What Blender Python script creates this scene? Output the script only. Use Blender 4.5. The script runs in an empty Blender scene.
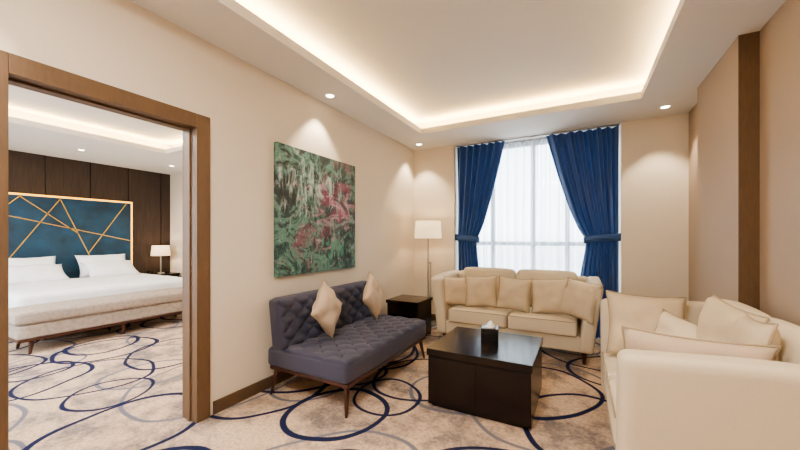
import bpy, bmesh, math, random
from mathutils import Vector, Matrix, noise
random.seed(7)
S = bpy.context.scene
COL = S.collection
pi = math.pi
try: S.view_settings.look = 'AgX - Medium High Contrast'
except Exception as ex: print('look', ex)

# ------------------------------------------------------------ materials
def lin(c):
    return tuple(((x/255)/12.92 if x/255 <= .04045 else ((x/255+.055)/1.055)**2.4) for x in c)+(1,)
def nn(nt, t, **kw):
    n = nt.nodes.new(t)
    for k, v in kw.items(): setattr(n, k, v)
    return n
def mat(name, rgb, rough=.6, metal=0, noise_scale=0, noise_amt=.15, bump=0, bump_scale=200, spec=.5, sheen=0, stretch=None, coat=0, transl=0):
    m = bpy.data.materials.new(name); m.use_nodes = True
    nt = m.node_tree; b = nt.nodes['Principled BSDF']
    c = lin(rgb)
    b.inputs['Base Color'].default_value = c
    b.inputs['Roughness'].default_value = rough
    b.inputs['Metallic'].default_value = metal
    b.inputs['Specular IOR Level'].default_value = spec
    if sheen: b.inputs['Sheen Weight'].default_value = sheen
    if coat: b.inputs['Coat Weight'].default_value = coat
    tc = nn(nt, 'ShaderNodeTexCoord')
    src = tc.outputs['Object']
    if stretch:
        mp = nn(nt, 'ShaderNodeMapping'); mp.inputs['Scale'].default_value = stretch
        nt.links.new(src, mp.inputs[0]); src = mp.outputs[0]
    if noise_scale:
        n = nn(nt, 'ShaderNodeTexNoise'); n.inputs['Scale'].default_value = noise_scale
        n.inputs['Detail'].default_value = 4
        nt.links.new(src, n.inputs['Vector'])
        r = nn(nt, 'ShaderNodeValToRGB')
        r.color_ramp.elements[0].position = .3; r.color_ramp.elements[1].position = .7
        r.color_ramp.elements[0].color = tuple(x*(1-noise_amt) for x in c[:3])+(1,)
        r.color_ramp.elements[1].color = tuple(min(1, x*(1+noise_amt)) for x in c[:3])+(1,)
        nt.links.new(n.outputs['Fac'], r.inputs[0]); nt.links.new(r.outputs[0], b.inputs['Base Color'])
    if bump:
        n2 = nn(nt, 'ShaderNodeTexNoise'); n2.inputs['Scale'].default_value = bump_scale
        nt.links.new(src, n2.inputs['Vector'])
        bp = nn(nt, 'ShaderNodeBump'); bp.inputs['Strength'].default_value = bump; bp.inputs['Distance'].default_value = .01
        nt.links.new(n2.outputs['Fac'], bp.inputs['Height']); nt.links.new(bp.outputs[0], b.inputs['Normal'])
    if transl:
        o = nt.nodes['Material Output']; t = nn(nt, 'ShaderNodeBsdfTranslucent'); t.inputs[0].default_value = c
        mx = nn(nt, 'ShaderNodeMixShader'); mx.inputs[0].default_value = transl
        nt.links.new(b.outputs[0], mx.inputs[1]); nt.links.new(t.outputs[0], mx.inputs[2]); nt.links.new(mx.outputs[0], o.inputs[0])
    return m
def emis(name, rgb, s):
    m = bpy.data.materials.new(name); m.use_nodes = True
    b = m.node_tree.nodes['Principled BSDF']
    b.inputs['Base Color'].default_value = lin(rgb)
    b.inputs['Emission Color'].default_value = lin(rgb); b.inputs['Emission Strength'].default_value = s
    return m

M_wall = mat('wall_paint', (224, 212, 194), .7, noise_scale=60, noise_amt=.02, bump=.05)
M_wallpaper = mat('wallpaper_tan', (170, 151, 132), .6, noise_scale=90, noise_amt=.05, bump=.1, stretch=(1, 1, 3))
M_ceil = mat('ceiling_paint', (232, 229, 224), .8, noise_scale=40, noise_amt=.01)
M_trim = mat('brown_wood_trim', (104, 82, 62), .45, noise_scale=14, noise_amt=.1, stretch=(6, 6, 1))
M_base = mat('baseboard_wood', (96, 76, 58), .45, noise_scale=14, noise_amt=.1)
M_dark = mat('dark_espresso_wood', (25, 16, 15), .25, noise_scale=10, noise_amt=.25, stretch=(2, 12, 12), coat=.1, spec=.35)
M_leg = mat('walnut_leg', (66, 36, 26), .35, noise_scale=20, noise_amt=.2)
M_cream = mat('cream_upholstery', (212, 198, 174), .9, noise_scale=300, noise_amt=.06, bump=.15, bump_scale=500)
M_cream2 = mat('cream_cushion_fabric', (216, 201, 176), .9, noise_scale=250, noise_amt=.06, bump=.15, bump_scale=450)
M_pill = mat('shaded_pillow_fabric', (204, 187, 160), .9, noise_scale=250, noise_amt=.08, bump=.2, bump_scale=400)  # sofa-like beige, darkened so the colour carries the pillows' shading
M_pipe = mat('cream_piping', (176, 158, 132), .9, noise_scale=250, noise_amt=.06)
M_beigep = mat('beige_pillow_fabric', (196, 176, 154), .85, noise_scale=250, noise_amt=.08, bump=.2, bump_scale=400)
M_purple = mat('slate_grey_fabric', (62, 62, 80), .85, noise_scale=200, noise_amt=.16, bump=.15, bump_scale=400, sheen=.1)
M_blue = mat('blue_curtain_fabric', (44, 78, 130), .7, noise_scale=120, noise_amt=.08, sheen=.3, stretch=(1, 1, .1), transl=.18)
M_white = mat('white_linen', (236, 237, 240), .8, noise_scale=8, noise_amt=.03, bump=.1, bump_scale=12)
M_bench = mat('bench_fabric', (158, 146, 136), .8, noise_scale=30, noise_amt=.16)
M_gold = mat('brass_gold', (226, 190, 110), .25, metal=.9)
M_teal = mat('teal_velvet', (7, 56, 80), .55, noise_scale=4, noise_amt=.45, sheen=.3)
M_metal = mat('brushed_steel', (170, 165, 158), .3, metal=.9, noise_scale=50, noise_amt=.05)
M_black = mat('black_gloss', (16, 16, 18), .2, noise_scale=20, noise_amt=.1)
M_frame = mat('window_frame_grey', (96, 102, 110), .4, metal=.3, noise_scale=30, noise_amt=.04)
M_tissue = mat('tissue_paper', (235, 238, 240), .9, noise_scale=30, noise_amt=.03)
M_lampshade = emis('lamp_shade_linen', (250, 222, 178), 1.2)
M_bulb = emis('downlight_glow', (255, 236, 206), 14)
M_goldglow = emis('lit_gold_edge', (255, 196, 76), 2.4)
M_ring = mat('downlight_trim', (230, 226, 220), .4, noise_scale=30, noise_amt=.02)
M_panel = mat('dark_walnut_panelling', (54, 40, 33), .4, noise_scale=6, noise_amt=.35, stretch=(3, 10, .6))

def sheer():
    m = bpy.data.materials.new('sheer_voile'); m.use_nodes = True
    nt = m.node_tree; nt.nodes.clear()
    o = nn(nt, 'ShaderNodeOutputMaterial'); tr = nn(nt, 'ShaderNodeBsdfTransparent')
    tl = nn(nt, 'ShaderNodeBsdfTranslucent'); df = nn(nt, 'ShaderNodeBsdfDiffuse')
    tl.inputs[0].default_value = (.94, .95, .97, 1); df.inputs[0].default_value = (.92, .93, .95, 1)
    a = nn(nt, 'ShaderNodeMixShader'); b = nn(nt, 'ShaderNodeMixShader')
    a.inputs[0].default_value = .3
    nt.links.new(tl.outputs[0], a.inputs[1]); nt.links.new(df.outputs[0], a.inputs[2])
    lw = nn(nt, 'ShaderNodeLayerWeight'); lw.inputs[0].default_value = .5
    mr = nn(nt, 'ShaderNodeMapRange'); mr.inputs['To Min'].default_value = .42; mr.inputs['To Max'].default_value = .98
    nt.links.new(lw.outputs['Facing'], mr.inputs['Value']); nt.links.new(mr.outputs[0], b.inputs[0])
    nt.links.new(tr.outputs[0], b.inputs[1]); nt.links.new(a.outputs[0], b.inputs[2])
    nt.links.new(b.outputs[0], o.inputs[0]); return m
M_sheer = sheer()
def glass():
    m = bpy.data.materials.new('window_glass'); m.use_nodes = True
    nt = m.node_tree; nt.nodes.clear()
    o = nn(nt, 'ShaderNodeOutputMaterial'); tr = nn(nt, 'ShaderNodeBsdfTransparent'); g = nn(nt, 'ShaderNodeBsdfGlossy')
    tr.inputs[0].default_value = (.95, .98, .98, 1); g.inputs['Roughness'].default_value = .02
    mx = nn(nt, 'ShaderNodeMixShader'); mx.inputs[0].default_value = .05
    nt.links.new(tr.outputs[0], mx.inputs[1]); nt.links.new(g.outputs[0], mx.inputs[2]); nt.links.new(mx.outputs[0], o.inputs[0])
    return m
M_glass = glass()

def carpet():
    m = bpy.data.materials.new('ring_pattern_carpet'); m.use_nodes = True
    nt = m.node_tree; L = nt.links; b = nt.nodes['Principled BSDF']; b.inputs['Roughness'].default_value = .95
    b.inputs['Specular IOR Level'].default_value = .1
    tc = nn(nt, 'ShaderNodeTexCoord'); P = tc.outputs['Object']
    nz = nn(nt, 'ShaderNodeTexNoise'); nz.inputs['Scale'].default_value = 1.3; nz.inputs['Detail'].default_value = 1
    L.new(P, nz.inputs['Vector'])
    sb = nn(nt, 'ShaderNodeVectorMath', operation='SUBTRACT'); L.new(nz.outputs['Color'], sb.inputs[0]); sb.inputs[1].default_value = (.5, .5, .5)
    sc = nn(nt, 'ShaderNodeVectorMath', operation='MULTIPLY'); L.new(sb.outputs[0], sc.inputs[0]); sc.inputs[1].default_value = (.2, .2, 0)
    ad = nn(nt, 'ShaderNodeVectorMath', operation='ADD'); L.new(P, ad.inputs[0]); L.new(sc.outputs[0], ad.inputs[1])
    def layer(tile, off, rot, rings):
        mp = nn(nt, 'ShaderNodeMapping'); mp.inputs['Location'].default_value = (off[0], off[1], 0); mp.inputs['Rotation'].default_value = (0, 0, rot)
        L.new(ad.outputs[0], mp.inputs[0])
        wr = nn(nt, 'ShaderNodeVectorMath', operation='WRAP'); L.new(mp.outputs[0], wr.inputs[0])
        wr.inputs[1].default_value = (tile/2, tile/2, 50); wr.inputs[2].default_value = (-tile/2, -tile/2, -50)
        last = None
        for (cx, cy, rx, ry, ro, w) in rings:
            q = nn(nt, 'ShaderNodeMapping', vector_type='TEXTURE'); q.inputs['Location'].default_value = (cx, cy, 0)
            q.inputs['Rotation'].default_value = (0, 0, ro); q.inputs['Scale'].default_value = (rx, ry, 1)
            L.new(wr.outputs[0], q.inputs[0])
            ln = nn(nt, 'ShaderNodeVectorMath', operation='LENGTH'); L.new(q.outputs[0], ln.inputs[0])
            s1 = nn(nt, 'ShaderNodeMath', operation='SUBTRACT'); L.new(ln.outputs['Value'], s1.inputs[0]); s1.inputs[1].default_value = 1
            s2 = nn(nt, 'ShaderNodeMath', operation='ABSOLUTE'); L.new(s1.outputs[0], s2.inputs[0])
            s3 = nn(nt, 'ShaderNodeMath', operation='MULTIPLY_ADD'); L.new(s2.outputs[0], s3.inputs[0])
            s3.inputs[1].default_value = (rx+ry)/2; s3.inputs[2].default_value = -w*1.2
            if last is None: last = s3.outputs[0]
            else:
                mi = nn(nt, 'ShaderNodeMath', operation='MINIMUM'); L.new(last, mi.inputs[0]); L.new(s3.outputs[0], mi.inputs[1]); last = mi.outputs[0]
        return last
    def minn(a, c):
        mi = nn(nt, 'ShaderNodeMath', operation='MINIMUM'); L.new(a, mi.inputs[0]); L.new(c, mi.inputs[1]); return mi.outputs[0]
    def mask(a):
        r = nn(nt, 'ShaderNodeMapRange'); L.new(a, r.inputs['Value'])
        r.inputs['From Min'].default_value = -.004; r.inputs['From Max'].default_value = .004
        r.inputs['To Min'].default_value = 1; r.inputs['To Max'].default_value = 0; return r.outputs[0]
    A = layer(2.3, (.3, .2), .3, [(-.52, -.5, .5, .44, .5, .015), (.42, -.6, .36, .40, 0, .019), (.5, .36, .52, .46, 1.0, .013), (-.45, .5, .44, .5, .2, .017), (-.05, -.05, .24, .27, 0, .014)])
    B = layer(2.4, (1.1, .8), 1.1, [(-.45, .45, .56, .46, .3, .015), (.5, -.45, .48, .54, .8, .016), (.65, .65, .32, .28, 0, .013), (-.6, -.6, .38, .34, 0, .019)])
    C = layer(2.1, (.6, 1.5), 2.0, [(0, 0, .8, .65, .3, .012), (-.6, .6, .34, .34, 0, .012), (.55, -.55, .38, .34, .5, .014)])
    navy = mask(minn(A, B)); grey = mask(C)
    n1 = nn(nt, 'ShaderNodeTexNoise'); n1.inputs['Scale'].default_value = 2.2; n1.inputs['Detail'].default_value = 7; n1.inputs['Roughness'].default_value = .72
    L.new(P, n1.inputs['Vector'])
    r = nn(nt, 'ShaderNodeValToRGB'); e = r.color_ramp.elements
    e[0].position = .40; e[0].color = lin((140, 128, 122)); e[1].position = .54; e[1].color = lin((206, 180, 155))
    L.new(n1.outputs['Fac'], r.inputs[0])
    n2 = nn(nt, 'ShaderNodeTexNoise'); n2.inputs['Scale'].default_value = 45; n2.inputs['Detail'].default_value = 4; L.new(P, n2.inputs['Vector'])
    mm = nn(nt, 'ShaderNodeMix', data_type='RGBA', blend_type='MULTIPLY'); mm.inputs[0].default_value = .7
    r2 = nn(nt, 'ShaderNodeValToRGB'); r2.color_ramp.elements[0].position = .35; r2.color_ramp.elements[0].color = (.62, .60, .60, 1); r2.color_ramp.elements[1].position = .6
    L.new(n2.outputs['Fac'], r2.inputs[0]); L.new(r.outputs[0], mm.inputs[6]); L.new(r2.outputs[0], mm.inputs[7])
    m1 = nn(nt, 'ShaderNodeMix', data_type='RGBA'); L.new(grey, m1.inputs[0]); L.new(mm.outputs[2], m1.inputs[6]); m1.inputs[7].default_value = lin((112, 110, 120))
    m2 = nn(nt, 'ShaderNodeMix', data_type='RGBA'); L.new(navy, m2.inputs[0]); L.new(m1.outputs[2], m2.inputs[6]); m2.inputs[7].default_value = lin((32, 38, 68))
    L.new(m2.outputs[2], b.inputs['Base Color'])
    bp = nn(nt, 'ShaderNodeBump'); bp.inputs['Strength'].default_value = .3; n3 = nn(nt, 'ShaderNodeTexNoise'); n3.inputs['Scale'].default_value = 300
    L.new(P, n3.inputs['Vector']); L.new(n3.outputs['Fac'], bp.inputs['Height']); bp.inputs['Distance'].default_value = .01; L.new(bp.outputs[0], b.inputs['Normal'])
    return m
M_carpet = carpet()

def art():
    m = bpy.data.materials.new('abstract_painting'); m.use_nodes = True
    nt = m.node_tree; L = nt.links; b = nt.nodes['Principled BSDF']; b.inputs['Roughness'].default_value = .6
    tc = nn(nt, 'ShaderNodeTexCoord')
    def nz(scale, det, dist, off, st=(1, 1, 1), rot=0):
        mp = nn(nt, 'ShaderNodeMapping'); mp.inputs['Location'].default_value = off; mp.inputs['Scale'].default_value = st; mp.inputs['Rotation'].default_value = (rot, 0, 0)
        L.new(tc.outputs['Object'], mp.inputs[0])
        n = nn(nt, 'ShaderNodeTexNoise'); n.inputs['Scale'].default_value = scale; n.inputs['Detail'].default_value = det
        n.inputs['Distortion'].default_value = dist; n.inputs['Roughness'].default_value = .68; L.new(mp.outputs[0], n.inputs['Vector']); return n.outputs['Fac']
    r = nn(nt, 'ShaderNodeValToRGB'); cr = r.color_ramp
    cols = [(.0, (10, 18, 18)), (.39, (22, 38, 38)), (.46, (52, 88, 82)), (.51, (104, 142, 130)), (.56, (48, 66, 66)), (.65, (28, 36, 40)), (1, (74, 110, 100))]
    cr.elements[0].position = 0; cr.elements[0].color = lin(cols[0][1]); cr.elements[1].position = 1; cr.elements[1].color = lin(cols[-1][1])
    for p, c in cols[1:-1]:
        e = cr.elements.new(p); e.color = lin(c)
    L.new(nz(2.8, 10, .9, (3, 1, 4)), r.inputs[0])
    def blob(y, z, ry, rz):
        q = nn(nt, 'ShaderNodeMapping', vector_type='TEXTURE'); q.inputs['Location'].default_value = (-2.42, y, z); q.inputs['Scale'].default_value = (5, ry, rz)
        L.new(tc.outputs['Object'], q.inputs[0]); ln = nn(nt, 'ShaderNodeVectorMath', operation='LENGTH'); L.new(q.outputs[0], ln.inputs[0])
        mr = nn(nt, 'ShaderNodeMapRange'); mr.inputs['From Min'].default_value = 0; mr.inputs['From Max'].default_value = 1.4; mr.inputs['To Min'].default_value = .10; mr.inputs['To Max'].default_value = -.10
        L.new(ln.outputs['Value'], mr.inputs['Value']); return mr.outputs[0]
    def over(prev, fac, lo, hi, col, bl=None, mx_=.9):
        if bl is not None:
            a = nn(nt, 'ShaderNodeMath', operation='ADD'); L.new(fac, a.inputs[0]); L.new(bl, a.inputs[1]); fac = a.outputs[0]
        mr = nn(nt, 'ShaderNodeMapRange'); mr.inputs['From Min'].default_value = lo; mr.inputs['From Max'].default_value = hi; mr.inputs['To Max'].default_value = mx_
        L.new(fac, mr.inputs['Value']); mx = nn(nt, 'ShaderNodeMix', data_type='RGBA'); L.new(mr.outputs[0], mx.inputs[0]); L.new(prev, mx.inputs[6]); mx.inputs[7].default_value = lin(col); return mx.outputs[2]
    c = over(r.outputs[0], nz(3, 9, .8, (1, 8, 3)), .53, .66, (130, 60, 86), blob(2.98, 1.75, .55, .5), .85)
    c = over(c, nz(3.5, 9, 1.0, (6, 1, 3)), .53, .66, (136, 64, 90), blob(2.5, 1.3, .45, .35), .85)
    c = over(c, nz(4.5, 10, 1.0, (4, 3, 3), (1, 1, 1.8), .5), .54, .66, (204, 146, 168), blob(2.9, 1.6, .6, .5), .8)
    c = over(c, nz(3.5, 10, 1.6, (7, 2, 1), (1, 2.6, .8), .7), .52, .65, (190, 206, 202), blob(2.62, 1.88, .55, .4), .8)
    c = over(c, nz(4, 10, 1.2, (5, 5, 9)), .56, .65, (20, 24, 28))
    c = over(c, nz(5, 10, 1.2, (2, 4, 6), (1, 2, .8), .3), .55, .66, (84, 150, 126), blob(2.8, 1.2, .7, .35), .8)
    c = over(c, nz(7, 10, 1.4, (8, 4, 2), (1, 2.5, .8), .9), .60, .70, (214, 212, 210), None, .8)
    L.new(c, b.inputs['Base Color']); return m
M_art = art()

# ------------------------------------------------------------ mesh helpers
def mk(name, bm, mats, smooth=False, parent=None, loc=(0, 0, 0), rot=(0, 0, 0)):
    me = bpy.data.meshes.new(name); bm.normal_update(); bm.to_mesh(me); bm.free()
    for m in (mats if isinstance(mats, (list, tuple)) else [mats]): me.materials.append(m)
    if smooth:
        for p in me.polygons: p.use_smooth = True
    o = bpy.data.objects.new(name, me); COL.objects.link(o)
    o.location = loc; o.rotation_euler = rot
    if parent: o.parent = parent
    return o
def empty(name, loc=(0, 0, 0), rz=0):
    e = bpy.data.objects.new(name, None); COL.objects.link(e); e.location = loc; e.rotation_euler = (0, 0, rz); e.empty_display_size = .1
    return e
def addbox(bm, a, b, mi=0):
    xs = (min(a[0], b[0]), max(a[0], b[0])); ys = (min(a[1], b[1]), max(a[1], b[1])); zs = (min(a[2], b[2]), max(a[2], b[2]))
    v = [bm.verts.new((x, y, z)) for x in xs for y in ys for z in zs]
    for f in ((0, 1, 3, 2), (4, 6, 7, 5), (0, 4, 5, 1), (2, 3, 7, 6), (0, 2, 6, 4), (1, 5, 7, 3)):
        bm.faces.new([v[i] for i in f]).material_index = mi
def boxes(name, lst, mats, parent=None, bevel=0, loc=(0, 0, 0), rot=(0, 0, 0)):
    bm = bmesh.new()
    for it in lst: addbox(bm, it[0], it[1], it[2] if len(it) > 2 else 0)
    o = mk(name, bm, mats, parent=parent, loc=loc, rot=rot)
    if bevel:
        md = o.modifiers.new('bev', 'BEVEL'); md.width = bevel; md.segments = 3; md.limit_method = 'ANGLE'
    return o
def rbox(name, size, m, r=.04, puff=0, n=14, parent=None, loc=(0, 0, 0), rot=(0, 0, 0), fn=None, puffaxes=(1, 1, 1)):
    bm = bmesh.new(); bmesh.ops.create_cube(bm, size=2)
    bmesh.ops.subdivide_edges(bm, edges=bm.edges[:], cuts=n, use_grid_fill=True)
    h = [s/2 for s in size]
    for v in bm.verts:
        c = list(v.co)
        q = [math.copysign(abs(t)**.7, t) for t in c]
        p = [q[i]*h[i] for i in range(3)]
        inner = [max(-(h[i]-r), min(h[i]-r, p[i])) for i in range(3)]
        d = Vector([p[i]-inner[i] for i in range(3)])
        if d.length > 1e-6: p = [inner[i]+d.normalized()[i]*r for i in range(3)]
        if puff:
            for i in range(3):
                if puffaxes[i] and abs(c[i]) > .999:
                    j, k = [t for t in range(3) if t != i]
                    p[i] += math.copysign(puff*(1-c[j]**2)*(1-c[k]**2), c[i])
        v.co = p
        if fn: v.co = fn(Vector(p))
    return mk(name, bm, m, True, parent, loc, rot)
def tube(bm, pts, r, seg=6, mi=0, closed=True):
    n = len(pts); rings = []
    for i, p in enumerate(pts):
        a = pts[(i-1) % n] if closed or i > 0 else pts[0]; b = pts[(i+1) % n] if closed or i < n-1 else pts[-1]
        t = (b-a).normalized(); u = t.cross(Vector((0, 1, 0)))
        if u.length < .05: u = t.cross(Vector((1, 0, 0)))
        u.normalize(); w = t.cross(u)
        rings.append([bm.verts.new(p+u*r*math.cos(2*pi*k/seg)+w*r*math.sin(2*pi*k/seg)) for k in range(seg)])
    for i in range(n if closed else n-1):
        A, B = rings[i], rings[(i+1) % n]
        for k in range(seg):
            f = bm.faces.new([A[k], A[(k+1) % seg], B[(k+1) % seg], B[k]]); f.material_index = mi
def pillow(name, w, h, t, m, loc, rot, parent=None, n=18, seed=0, pipe=True):
    bm = bmesh.new(); rows = {}
    for s in (1, -1):
        for i in range(n+1):
            for j in range(n+1):
                a = -1+2*i/n; b = -1+2*j/n
                edge = i in (0, n) or j in (0, n)
                if edge and s == -1: rows[(s, i, j)] = rows[(1, i, j)]; continue
                th = ((1-a*a)**.5)*((1-b*b)**.5) if not edge else 0
                th = th**.8*t/2
                px = a*w/2*(1-.09*(1-b*b)); pz = b*h/2*(1-.09*(1-a*a))
                wob = noise.noise(Vector((a*1.9+seed, b*1.9, s*2+seed)))*.028
                rows[(s, i, j)] = bm.verts.new((px, s*th+(wob if not edge else 0), pz))
    for s in (1, -1):
        for i in range(n):
            for j in range(n):
                q = [rows[(s, i, j)], rows[(s, i+1, j)], rows[(s, i+1, j+1)], rows[(s, i, j+1)]]
                if s == 1: q.reverse()
                bm.faces.new(q)
    if pipe:
        loop = [rows[(1, i, 0)].co.copy() for i in range(n)]+[rows[(1, n, j)].co.copy() for j in range(n)]+[rows[(1, i, n)].co.copy() for i in range(n, 0, -1)]+[rows[(1, 0, j)].co.copy() for j in range(n, 0, -1)]
        tube(bm, loop, .005, mi=1)
    return mk(name, bm, [m, M_pipe], True, parent, loc, rot)
def cyl(name, r1, r2, h, m, loc=(0, 0, 0), rot=(0, 0, 0), parent=None, seg=32, smooth=True, caps=True):
    bm = bmesh.new(); bmesh.ops.create_cone(bm, cap_ends=caps, segments=seg, radius1=r1, radius2=r2, depth=h)
    o = mk(name, bm, m, smooth, parent, loc, rot)
    if smooth:
        md = o.modifiers.new('es', 'EDGE_SPLIT'); md.split_angle = math.radians(40)
    return o
def leg(name, m, parent, loc, h, r1, r2, tilt=(0, 0)):
    bm = bmesh.new(); rings = []
    for k in range(5):
        f = k/4; r = r2+(r1-r2)*f; z = h*f
        cx = loc[0]+tilt[0]*(1-f); cy = loc[1]+tilt[1]*(1-f)
        rings.append([bm.verts.new((cx+r*math.cos(2*pi*a/12), cy+r*math.sin(2*pi*a/12), z+loc[2])) for a in range(12)])
    for k in range(4):
        for a in range(12): bm.faces.new([rings[k][a], rings[k][(a+1) % 12], rings[k+1][(a+1) % 12], rings[k+1][a]])
    bm.faces.new(rings[0][::-1]); bm.faces.new(rings[-1])
    return mk(name, bm, m, True, parent)

# ------------------------------------------------------------ room constants
XL, XR, YB, YF = -2.446, 1.12, 5.05, -1.6
ZC = 2.80; ZU = 3.02
WT = .14
BX, BY0, BY1 = -8.35, -0.9, 4.31

boxes('floor', [((BX-.2, YF-.2, -.1), (XR+.2, YB+.6, 0))], M_carpet)
boxes('wall_left', [((XL-WT, YF, 0), (XL, .50, 3.1)), ((XL-WT, .50, 2.16), (XL, 1.46, 3.1)), ((XL-WT, 1.46, 0), (XL, YB+.45, 3.1))], M_wall)
WX0, WX1 = -1.74, .46
boxes('wall_back', [((XL, YB, 0), (WX0, YB+.45, 3.1)), ((WX1, YB, 0), (XR+.2, YB+.45, 3.1)), ((WX0, YB, 2.80), (WX1, YB+.45, 3.1))], M_wall)
boxes('wall_right', [((XR, YF, 0), (XR+.15, YB, 3.1))], M_wallpaper)
boxes('trim_1', [((1.01, 3.29, 0), (XR, 3.30, ZC)), ], M_trim)
boxes('wall_right_pilaster', [((1.01, 3.30, 0), (XR, 4.255, ZC))], M_wallpaper)
boxes('wall_front', [((XL-WT, YF-.15, 0), (XR+.15, YF, 3.1))], M_wall)
boxes('wall_bedroom_head', [((BX-.15, BY0, 0), (BX, BY1, 3.1))], M_panel)
boxes('trim_2', [((BX, BY0+.05+i*.62, 0), (BX+.006, BY0+.062+i*.62, ZC)) for i in range(9)], M_dark)
boxes('wall_bedroom_back', [((BX-.15, BY1, 0), (XL-WT, BY1+.15, 3.1))], M_wall)
bw0, bw1 = -7.6, -3.4
boxes('wall_bedroom_front', [((BX-.15, BY0-.15, 0), (bw0, BY0, 3.1)), ((bw1, BY0-.15, 0), (XL-WT, BY0, 3.1)), ((bw0, BY0-.15, 0), (bw1, BY0, .4)), ((bw0, BY0-.15, 2.6), (bw1, BY0, 3.1))], M_wall)
W2 = empty('window_2')
boxes('frame', [((x-.03, BY0-.10, .4), (x+.03, BY0-.04, 2.6)) for x in (bw0+.03, -6.2, -4.8, bw1-.03)]+[((bw0, BY0-.10, z-.03), (bw1, BY0-.04, z+.03)) for z in (.43, 2.57)], M_frame, parent=W2)

def tray_ceiling(name, x0, x1, y0, y1, tx0, tx1, ty0, ty1):
    g = .22
    L = [((x0, y0, ZC), (tx0, y1, ZC+.075)), ((tx1, y0, ZC), (x1, y1, ZC+.075)),
         ((tx0, y0, ZC), (tx1, ty0, ZC+.075)), ((tx0, ty1, ZC), (tx1, y1, ZC+.075)),
         ((x0, y0, ZU), (x1, y1, ZU+.1)),
         ((tx0-g-.02, ty0-g, ZC+.075), (tx0-g, ty1+g, ZU)), ((tx1+g, ty0-g, ZC+.075), (tx1+g+.02, ty1+g, ZU)),
         ((tx0-g, ty0-g-.02, ZC+.075), (tx1+g, ty0-g, ZU)), ((tx0-g, ty1+g, ZC+.075), (tx1+g, ty1+g+.02, ZU))]
    boxes(name, L, M_ceil)
T = (-1.97, .57, -.7, 4.3)
tray_ceiling('ceiling', XL, XR, YF, YB, *T)
TB = (-6.35, -3.2, .0, 3.2)
tray_ceiling('ceiling_bedroom', BX, XL-WT, BY0, BY1, *TB)
boxes('ceiling_window_bay', [((WX0, YB, ZC-.005), (WX1, YB+.45, ZC))], M_ceil)

def area(name, loc, rot, sx, sy, e, col):
    l = bpy.data.lights.new(name, 'AREA'); l.shape = 'RECTANGLE'; l.size = sx; l.size_y = sy; l.energy = e; l.color = col
    o = bpy.data.objects.new(name, l); COL.objects.link(o); o.location = loc; o.rotation_euler = rot; return o
WARM = (1, .67, .29)
def cove(tag, T, per_m):
    x0, x1, y0, y1 = T; z = ZC+.09; k = .12
    for nme, loc, sx, sy in (('a', (x0-k, (y0+y1)/2), .03, y1-y0+.2), ('b', (x1+k, (y0+y1)/2), .03, y1-y0+.2),
                             ('c', ((x0+x1)/2, y0-k), x1-x0+.2, .03), ('d', ((x0+x1)/2, y1+k), x1-x0+.2, .03)):
        area('cove_light_'+tag+nme, (loc[0], loc[1], z), (pi, 0, 0), sx, sy, per_m*max(sx, sy), WARM)
cove('living_', T, 10.5)
cove('bedroom_', TB, 9.5)

def downlight(x, y, e=58, size=84, z=ZC, blend=.45):
    p = empty('recessed_downlight', (x, y, z))
    bm = bmesh.new()
    seg = 32; rs = [(.038, .0), (.052, -.006), (.056, 0.0)]
    R = [[bm.verts.new((r*math.cos(2*pi*a/seg), r*math.sin(2*pi*a/seg), zz)) for a in range(seg)] for r, zz in rs]
    for k in range(2):
        for a in range(seg): bm.faces.new([R[k][a], R[k][(a+1) % seg], R[k+1][(a+1) % seg], R[k+1][a]])
    mk('trim_ring', bm, M_ring, True, p)
    cyl('lens', .038, .038, .004, M_bulb, (0, 0, -.002), parent=p)
    l = bpy.data.lights.new('spot', 'SPOT'); l.energy = e; l.spot_size = math.radians(size); l.spot_blend = blend; l.color = (1, .85, .65); l.shadow_soft_size = .03
    o = bpy.data.objects.new('spot', l); COL.objects.link(o); o.parent = p; o.location = (0, 0, -.02)
for x, y in ((-2.27, 2.70), (-2.22, 4.76), (.84, 4.70), (-2.25, .2), (.85, 1.6), (.85, .0), (-.7, -1.2), (-1.6, -1.2), (.3, -1.2)):  # leading entries are visible fixtures; the rest are unseen, added for fill light
    downlight(x, y)
for x, y in ((-7.3, 1.0), (-7.3, 2.4), (-7.3, 3.8), (-5.0, 3.8), (-2.95, 2.6), (-2.95, .6)):  # added to light the bedroom, not known fixtures
    downlight(x, y, 50, 110)

BH = .10
boxes('baseboard_left', [((XL, YF, 0), (XL+.014, .42, BH)), ((XL, 1.56, 0), (XL+.014, YB, BH))], M_base, bevel=.004)
boxes('baseboard_back', [((XL+.014, YB-.014, 0), (WX0, YB, BH)), ((WX1, YB-.014, 0), (XR, YB, BH))], M_base, bevel=.004)
boxes('baseboard_right', [((XR-.014, 4.26, 0), (XR, YB-.014, BH)), ((XR-.014, YF, 0), (XR, 3.28, BH))], M_base, bevel=.004)
boxes('baseboard_bedroom', [((BX+.01, BY1-.014, 0), (XL-WT, BY1, BH))], M_base, bevel=.004)

yo0, yo1, zt = .53, 1.43, 2.13
cl = []
for (xa, xb) in ((XL, XL+.022), (XL-WT-.022, XL-WT)):
    cl += [((xa, yo0-.10, 0), (xb, yo0, zt+.10)), ((xa, yo1, 0), (xb, yo1+.10, zt+.10)), ((xa, yo0, zt), (xb, yo1, zt+.10))]
cl += [((XL-WT, yo0-.03, 0), (XL, yo0, zt+.03)), ((XL-WT, yo1, 0), (XL, yo1+.03, zt+.03)), ((XL-WT, yo0, zt), (XL, yo1, zt+.03))]
cl += [((XL-.08, yo1-.012, 0), (XL-.05, yo1, zt)), ((XL-.08, yo0, zt-.012), (XL-.05, yo1, zt))]
boxes('door_1', cl, M_trim, bevel=.003)

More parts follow.
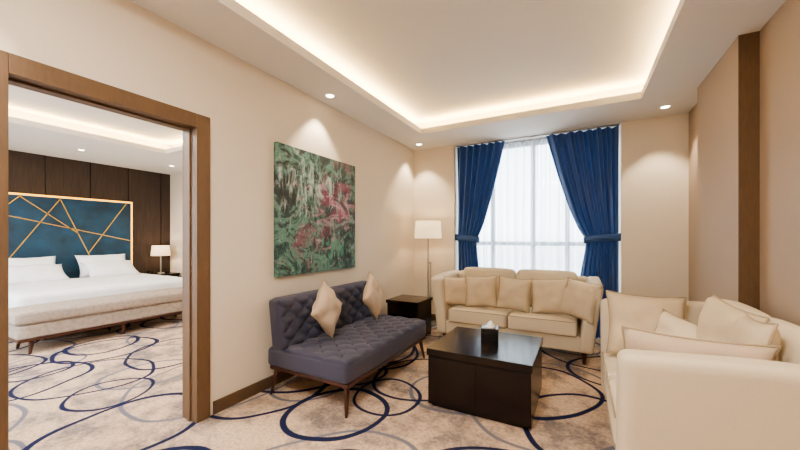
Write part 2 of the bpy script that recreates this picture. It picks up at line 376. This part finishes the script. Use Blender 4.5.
yg = YB+.36
W = empty('window_1')
fr = []
for x in (WX0+.03, -1.22, -.62, -.16, WX1-.03): fr.append(((x-.03, yg-.03, 0.0), (x+.03, yg+.03, ZC-.005)))
for z in (.04, .62, 1.25, ZC-.04): fr.append(((WX0, yg-.028, z-.03), (WX1, yg+.028, z+.03)))
boxes('frame', fr, M_frame, parent=W, bevel=.004)
boxes('glass', [((WX0, yg-.004, 0), (WX1, yg+.004, ZC-.005))], M_glass, parent=W)

def curtain(name, top, tie, bot, ztie, y, m, amp=.035, pleats=9, nz=60, z0=.015, z1=2.775, nu=None, amp_t=.022):
    nu = nu or pleats*12; bm = bmesh.new(); g = []
    for j in range(nz+1):
        z = z0+(z1-z0)*j/nz
        if ztie is None: a, b = top; am = amp
        elif z >= ztie:
            f = (z-ztie)/(z1-ztie); s0 = f**.72
            a = tie[0]+(top[0]-tie[0])*s0; b = tie[1]+(top[1]-tie[1])*s0
            am = amp_t+(amp-amp_t)*min(1, f*2.5)
        else:
            f = (ztie-z)/(ztie-z0); s0 = min(1, f*2.2); s0 = s0*s0*(3-2*s0)
            a = tie[0]+(bot[0]-tie[0])*s0; b = tie[1]+(bot[1]-tie[1])*s0; am = amp_t+(amp*.8-amp_t)*s0
        row = []
        for i in range(nu+1):
            u = i/nu; x = a+(b-a)*u
            ph = pleats*2*pi*u
            yy = y+am*math.sin(ph+.7*math.sin(3*u+z))+.3*am*math.sin(ph*.37+z*1.3)
            row.append(bm.verts.new((x+.008*math.sin(ph*2), yy, z)))
        g.append(row)
    for j in range(nz):
        for i in range(nu): bm.faces.new([g[j][i], g[j][i+1], g[j+1][i+1], g[j+1][i]])
    return mk(name, bm, m, True)
def tieband(parent, cx, cy, z, hw, hd, m, tilt):
    bm = bmesh.new(); seg = 40; rows = []
    for k, (zz, ex) in enumerate(((-.05, 0), (-.045, .006), (0, .010), (.045, .006), (.05, 0))):
        rows.append([bm.verts.new((cx+(hw+ex)*math.copysign(abs(math.cos(t))**.6, math.cos(t)), cy+(hd+ex)*math.copysign(abs(math.sin(t))**.8, math.sin(t)), z+zz+tilt*math.cos(t))) for t in [2*pi*a/seg for a in range(seg)]])
    for k in range(4):
        for a in range(seg): bm.faces.new([rows[k][a], rows[k][(a+1) % seg], rows[k+1][(a+1) % seg], rows[k+1][a]])
    return mk('tieback', bm, m, True, parent)
c1 = curtain('curtain', (-1.72, -.98), (-1.71, -1.40), (-1.71, -1.36), 1.33, 5.12, M_blue, pleats=7, amp=.055)
tieband(c1, -1.56, 5.115, 1.33, .19, .05, M_blue, -.02)
c2 = curtain('curtain', (-.42, .44), (.07, .42), (.0, .43), 1.33, 5.12, M_blue, pleats=8, amp=.055)
tieband(c2, .26, 5.115, 1.33, .21, .05, M_blue, .02)
curtain('sheer_curtain', (-1.62, .36), None, None, None, 5.29, M_sheer, amp=.05, pleats=17, nu=260, nz=4)
boxes('curtain_track', [((WX0+.01, 5.10, ZC-.02), (WX1-.01, 5.14, ZC-.006)), ((WX0+.01, 5.275, ZC-.02), (WX1-.01, 5.305, ZC-.006))], M_metal)

boxes('abstract_painting', [((XL+.003, 2.13, .98), (XL+.04, 3.33, 2.205))], M_art, bevel=.004)

# ------------------------------------------------------------ sofas
def sofa(name, L, D, loc, rz, nseat=2, H=.86):
    e = empty(name, loc, rz)
    at = .14; bt = .15; zs = .13
    fl = .10
    def flare(s):
        return lambda p: Vector((p.x+s*fl*max(0, (p.z+.36)/.72)**1.3*.9, p.y, p.z-.03*max(0, -p.y/(D/2))*(p.z > 0)))
    Lb = L-.16
    rbox('base', (Lb-.02, D-.05, .17), M_cream, .02, parent=e, loc=(0, .0, zs+.085))
    rbox('back', (Lb, bt, H-zs), M_cream, .05, parent=e, loc=(0, D/2-bt/2, zs+(H-zs)/2))
    for s in (-1, 1):
        rbox('arm', (at, D, H-zs), M_cream, .04, parent=e, loc=(s*(Lb/2-at/2+.01), 0, zs+(H-zs)/2), fn=flare(s), n=18)
    iw = Lb-2*at; cw = iw/nseat
    for k in range(nseat):
        x = -iw/2+cw*(k+.5)
        rbox('seat_cushion', (cw-.012, D-bt-.03, .16), M_cream2, .03, .02, parent=e, loc=(x, -bt/2-.015, .37), puffaxes=(0, 0, 1))
        rbox('back_cushion', (cw-.02, .14, .46), M_cream2, .05, .012, parent=e, loc=(x, D/2-bt-.06, .69), rot=(-.14, 0, 0), puffaxes=(0, 1, 1))
        hx = cw/2-.012
        bm = bmesh.new()
        for zz in (.445, .295):
            tube(bm, [Vector((x-hx, -D/2+.004, zz)), Vector((x, -D/2+.002, zz+.001)), Vector((x+hx, -D/2+.004, zz))], .005, closed=False)
        mk('piping', bm, M_pipe, True, e)
    for sx in (-1, 1):
        for sy in (-1, 1):
            leg('leg', M_leg, e, (sx*(Lb/2-.08), sy*(D/2-.08), 0), .135, .028, .018)
    return e
sofa('sofa', 1.88, .86, (-.74, 4.39, 0), 0, 2)
sofa('sofa', 1.54, .90, (.60, 2.51, 0), -pi/2, 2)

for i, (x, y, w, rz, rx, ry) in enumerate(((-1.43, 4.18, .37, .45, -.2, .05), (-1.10, 4.20, .40, .1, -.26, -.06), (-.70, 4.20, .40, -.08, -.26, .06), (-.30, 4.20, .41, .06, -.28, -.05), (0.0, 4.08, .42, -.7, -.24, .08))):
    pillow('throw_pillow', w, w, .17, M_pill, (x, y, .462+w/2), (rx, ry, rz), seed=i*3)
pillow('throw_pillow', .50, .46, .17, M_pill, (.42, 2.98, .70), (-.25, .05, .15), seed=20)
pillow('throw_pillow', .36, .36, .14, M_cream2, (.56, 2.74, .645), (-.35, .2, -.8), seed=25)
pillow('throw_pillow', .46, .46, .15, M_pill, (.72, 2.55, .74), (-.22, .1, -pi/2+.2), seed=30)
pillow('throw_pillow', .46, .46, .15, M_pill, (.70, 2.22, .73), (-.25, -.08, -pi/2-.1), seed=35)
pillow('throw_pillow', .55, .44, .17, M_beigep, (.45, 2.02, .68), (.24, .03, 0), seed=40)

# ------------------------------------------------------------ tufted settee
def tuft(bm, u0, u1, v0, v1, nu, nv, f, pu, pv, depth):
    g = []
    for i in range(nu+1):
        row = []
        for j in range(nv+1):
            u = u0+(u1-u0)*i/nu; v = v0+(v1-v0)*j/nv
            a = u/pu; b = v/pv
            d = abs(math.sin(pi*(a+b)/1)*math.sin(pi*(a-b)/1))**.45
            eu = min(u-u0, u1-u)/.04; ev = min(v-v0, v1-v)/.04
            r = min(1, max(0, min(eu, ev))); r = math.sqrt(1-(1-r)**2)
            row.append(bm.verts.new(f(u, v, depth*(d-1)*min(1, r)-.03*(1-r))))
        g.append(row)
    for i in range(nu):
        for j in range(nv): bm.faces.new([g[i][j], g[i+1][j], g[i+1][j+1], g[i][j+1]])
    return g
def settee():
    e = empty('tufted_settee', (-1.93, 2.71, 0), pi/2)
    L, D = 1.46, .86
    rbox('seat', (L, D, .17), M_purple, .04, parent=e, loc=(0, 0, .325))
    bm = bmesh.new()
    tuft(bm, -L/2+.005, L/2-.005, -D/2+.005, D/2-.20, 100, 56, lambda u, v, d: Vector((u, v, .435+d)), .18, .20, .022)
    mk('seat_tufting', bm, M_purple, True, e)
    def bf(p):
        q = p.copy(); q.y += (p.z+.21)*.12; return q
    rbox('backrest', (L, .14, .44), M_purple, .045, parent=e, loc=(0, D/2-.12, .60), fn=bf)
    bm = bmesh.new()
    tuft(bm, -L/2+.005, L/2-.005, .40, .81, 100, 40, lambda u, v, d: Vector((u, D/2-.215-d+(v-.39)*.12, v)), .18, .13, .026)
    mk('back_tufting', bm, M_purple, True, e)
    bt = bmesh.new()
    for i in range(-8, 9):
        for j in range(-8, 14):
            if (i+j) % 2: continue
            u = i*.09; v = j*.065
            if abs(u) < L/2-.05 and .45 < v < .78:
                bmesh.ops.create_uvsphere(bt, u_segments=10, v_segments=6, radius=.009, matrix=Matrix.Translation((u, D/2-.192+(v-.39)*.12, v)))
            v = j*.10
            if abs(u) < L/2-.05 and -D/2+.05 < v < D/2-.24:
                bmesh.ops.create_uvsphere(bt, u_segments=10, v_segments=6, radius=.009, matrix=Matrix.Translation((u, v, .416)))
    mk('buttons', bt, M_purple, True, e)
    boxes('wood_rail', [((-L/2+.02, -D/2+.01, .215), (L/2-.02, D/2-.02, .245))], M_leg, parent=e, bevel=.006)
    for sx in (-1, 1):
        for sy in (-1, 1):
            leg('leg', M_leg, e, (sx*(L/2-.07), sy*(D/2-.06), 0), .22, .024, .011, tilt=(sx*.045, sy*.03))
settee()
pillow('throw_pillow', .38, .38, .13, M_beigep, (-2.00, 2.35, .70), (-.25, .78, pi/2), seed=50)
pillow('throw_pillow', .38, .38, .13, M_beigep, (-2.00, 3.10, .70), (-.25, .78, pi/2), seed=55)

# ------------------------------------------------------------ coffee table
ct = empty('coffee_table', (-.68, 2.82, 0), 0)
boxes('top', [((-.395, -.375, .405), (.395, .375, .46))], M_dark, parent=ct, bevel=.004)
boxes('body', [((-.385, -.365, .02), (.385, .365, .40))], M_dark, parent=ct, bevel=.004)
boxes('plinth', [((-.36, -.34, 0), (.36, .34, .02)), ((-.38, -.36, .40), (.38, .36, .405))], M_black, parent=ct)
boxes('drawer_front', [((-.375, -.371, .06), (-.004, -.365, .39)), ((.004, -.371, .06), (.375, -.365, .39))], M_dark, parent=ct, bevel=.002)

tb = empty('tissue_box', (-.67, 2.85, .46), .2)
boxes('box', [((-.07, -.07, 0), (.07, .07, .125))], M_black, parent=tb, bevel=.006)
bm = bmesh.new(); pts = []
n = 16
for k in range(6):
    f = k/5
    pts.append([bm.verts.new(((.045*(1-f)**.7+.012*math.sin(3*2*pi*a/n+k))*math.cos(2*pi*a/n)*(1-f*.3)+f*.01, (.018+.02*(1-f))*math.sin(2*pi*a/n)*(1-f*.8), .123+.05*f+.008*math.sin(5*a)*f)) for a in range(n)])
for k in range(5):
    for a in range(n): bm.faces.new([pts[k][a], pts[k][(a+1) % n], pts[k+1][(a+1) % n], pts[k+1][a]])
bm.faces.new(pts[-1])
mk('tissue', bm, M_tissue, True, tb)

st = empty('side_table', (-2.05, 4.10, 0))
boxes('top', [((-.24, -.24, .47), (.24, .24, .51))], M_dark, parent=st, bevel=.004)
boxes('body', [((-.225, -.225, .03), (-.20, .225, .47)), ((.20, -.225, .03), (.225, .225, .47)), ((-.2, .20, .03), (.2, .225, .47)), ((-.2, -.225, .33), (.2, -.205, .46)), ((-.2, -.22, .10), (.2, .2, .125))], M_dark, parent=st, bevel=.003)
boxes('feet', [((sx*.2-.02, sy*.2-.02, 0), (sx*.2+.02, sy*.2+.02, .03)) for sx in (-1, 1) for sy in (-1, 1)], M_black, parent=st)

fl = empty('floor_lamp', (-2.03, 4.68, 0))
cyl('base', .14, .135, .025, M_metal, (0, 0, .0125), parent=fl)
cyl('pole', .011, .011, 1.42, M_metal, (0, 0, .735), parent=fl)
cyl('pole_second', .007, .007, .95, M_metal, (.035, 0, .49), parent=fl)
cyl('pole_joint', .03, .03, .02, M_metal, (.015, 0, .96), parent=fl)
def shade(parent, r1, r2, h, z):
    o = cyl('shade', r1, r2, h, M_lampshade, (0, 0, z), parent=parent, caps=False)
    md = o.modifiers.new('sol', 'SOLIDIFY'); md.thickness = .004
shade(fl, .205, .19, .26, 1.46)
def pt(name, parent, loc, e, r=.04):
    l = bpy.data.lights.new(name, 'POINT'); l.energy = e; l.color = (1, .8, .55); l.shadow_soft_size = r
    o = bpy.data.objects.new(name, l); COL.objects.link(o); o.location = loc; o.parent = parent
pt('bulb', fl, (0, 0, 1.50), 6)

# ------------------------------------------------------------ bedroom
hb = empty('headboard', (BX, 2.38, 0))
hy = 1.14
boxes('panel', [((.0, -hy, .2), (.06, hy, 2.06))], M_teal, parent=hb, bevel=.01)
g = .03
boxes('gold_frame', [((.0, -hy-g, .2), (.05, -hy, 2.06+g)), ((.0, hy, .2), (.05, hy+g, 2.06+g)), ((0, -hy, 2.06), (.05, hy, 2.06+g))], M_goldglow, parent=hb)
def bar(y0, z0, y1, z1):
    l = math.hypot(y1-y0, z1-z0); a = math.atan2(z1-z0, y1-y0)
    return boxes('gold_strip', [((0, -l/2, -.008), (.010, l/2, .008))], M_gold, parent=hb, loc=(.06, (y0+y1)/2, (z0+z1)/2), rot=(a, 0, 0))
for b_ in ((-1.12, 1.84, 1.12, 1.28), (-.80, .6, .05, 2.04), (.05, 2.04, .62, .6), (-1.12, 1.25, -.45, 2.04), (.45, 1.05, 1.05, 2.04), (-.45, 2.04, .30, 1.42)):
    bar(*b_)
bed = empty('bed', (-7.16, 2.45, 0))
rbox('base', (2.10, 2.0, .26), M_bench, .03, parent=bed, loc=(0, 0, .21))
rbox('mattress', (2.08, 2.04, .27), M_white, .09, .01, parent=bed, loc=(0, 0, .465))
rbox('duvet', (1.75, 2.12, .32), M_white, .07, .015, parent=bed, loc=(.18, 0, .47), n=24, fn=lambda p: p+Vector((0, 0, .008*noise.noise(p*6))))
for sx in (-1, 1):
    for sy in (-1, 1): leg('leg', M_leg, bed, (sx*.95, sy*.9, 0), .09, .03, .025)
for i, (y, x) in enumerate(((1.93, -7.98), (2.95, -7.98))):
    pillow('bed_pillow', .78, .46, .2, M_white, (x, y, .82), (-.5, 0, pi/2), seed=60+i, pipe=False)
    pillow('bed_pillow', .78, .46, .2, M_white, (x+.24, y+.03, .76), (-1.0, 0, pi/2), seed=70+i, pipe=False)
bn = empty('bed_bench', (-5.78, 2.28, 0))
rbox('seat', (.52, 2.06, .16), M_bench, .04, .012, parent=bn, loc=(0, 0, .42))
rbox('skirt', (.50, 2.02, .16), M_bench, .02, parent=bn, loc=(0, 0, .26))
boxes('rail', [((-.25, -1.0, .15), (.25, 1.0, .18))], M_leg, parent=bn, bevel=.004)
for sx in (-1, 1):
    for sy in (-1, 0, 1): leg('leg', M_leg, bn, (sx*.19, sy*.88, 0), .155, .026, .014, tilt=(sx*.02, sy*.02))
ns = empty('nightstand', (BX+.27, 3.98, 0))
boxes('carcass', [((-.22, -.27, .08), (.22, .27, .53)), ((-.235, -.285, .53), (.235, .285, .56))], M_dark, parent=ns, bevel=.004)
boxes('drawers', [((.22, -.26, .10), (.232, .26, .30)), ((.22, -.26, .315), (.232, .26, .52))], M_dark, parent=ns, bevel=.003)
boxes('feet', [((sx*.18-.02, sy*.22-.02, 0), (sx*.18+.02, sy*.22+.02, .08)) for sx in (-1, 1) for sy in (-1, 1)], M_black, parent=ns)
tl = empty('table_lamp', (BX+.25, 3.99, .56))
cyl('base', .07, .065, .02, M_metal, (0, 0, .01), parent=tl)
cyl('stem', .016, .012, .38, M_metal, (0, 0, .2), parent=tl)
shade(tl, .18, .16, .22, .5)
pt('bulb', tl, (0, 0, .5), 5)
ph = empty('telephone', (BX+.32, 3.79, .56))
boxes('body', [((-.08, -.07, 0), (.08, .07, .04))], M_black, parent=ph, bevel=.01)
boxes('handset', [((-.09, -.06, .05), (.09, -.02, .075)), ((-.09, -.06, .038), (-.05, -.02, .05)), ((.05, -.06, .038), (.09, -.02, .05))], M_black, parent=ph, bevel=.008)

def fill_light(name, x, y, z, s, e):  # unseen overhead fill, added to brighten the rooms
    p = empty(name, (x, y, z))
    boxes('fill_housing', [((-s/2-.03, -s/2-.03, -.03), (s/2+.03, s/2+.03, 0))], M_ring, parent=p, bevel=.004)
    a = area('fill_emitter', (0, 0, -.035), (0, 0, 0), s, s, e, (1, .98, .95)); a.parent = p
fill_light('ceiling_fill_light', -.7, -.1, ZU, .6, 95)
fill_light('ceiling_fill_light', -4.8, .5, ZU, .6, 105)

w = bpy.data.worlds.new('sky'); S.world = w; w.use_nodes = True; nt = w.node_tree
bg = nt.nodes['Background']; tc = nn(nt, 'ShaderNodeTexCoord'); sx = nn(nt, 'ShaderNodeSeparateXYZ'); r = nn(nt, 'ShaderNodeValToRGB')
nt.links.new(tc.outputs['Generated'], sx.inputs[0]); mr = nn(nt, 'ShaderNodeMapRange'); mr.inputs['From Min'].default_value = -1
nt.links.new(sx.outputs['Z'], mr.inputs['Value']); nt.links.new(mr.outputs[0], r.inputs[0]); nt.links.new(r.outputs[0], bg.inputs[0])
e = r.color_ramp.elements; e[0].position = .47; e[0].color = (.50, .53, .57, 1); e[1].position = .51; e[1].color = (.94, .97, 1, 1)
e2 = r.color_ramp.elements.new(.9); e2.color = (.65, .82, 1, 1)
bg.inputs[1].default_value = 9

cd = bpy.data.cameras.new('camera'); cam = bpy.data.objects.new('camera', cd); COL.objects.link(cam)
cam.location = (0, 0, 1.335); cam.rotation_euler = (pi/2, 0, math.radians(28.24))
cd.sensor_width = 36; cd.lens = 335/800*36; cd.shift_y = 13/800; cd.clip_start = .05
S.camera = cam
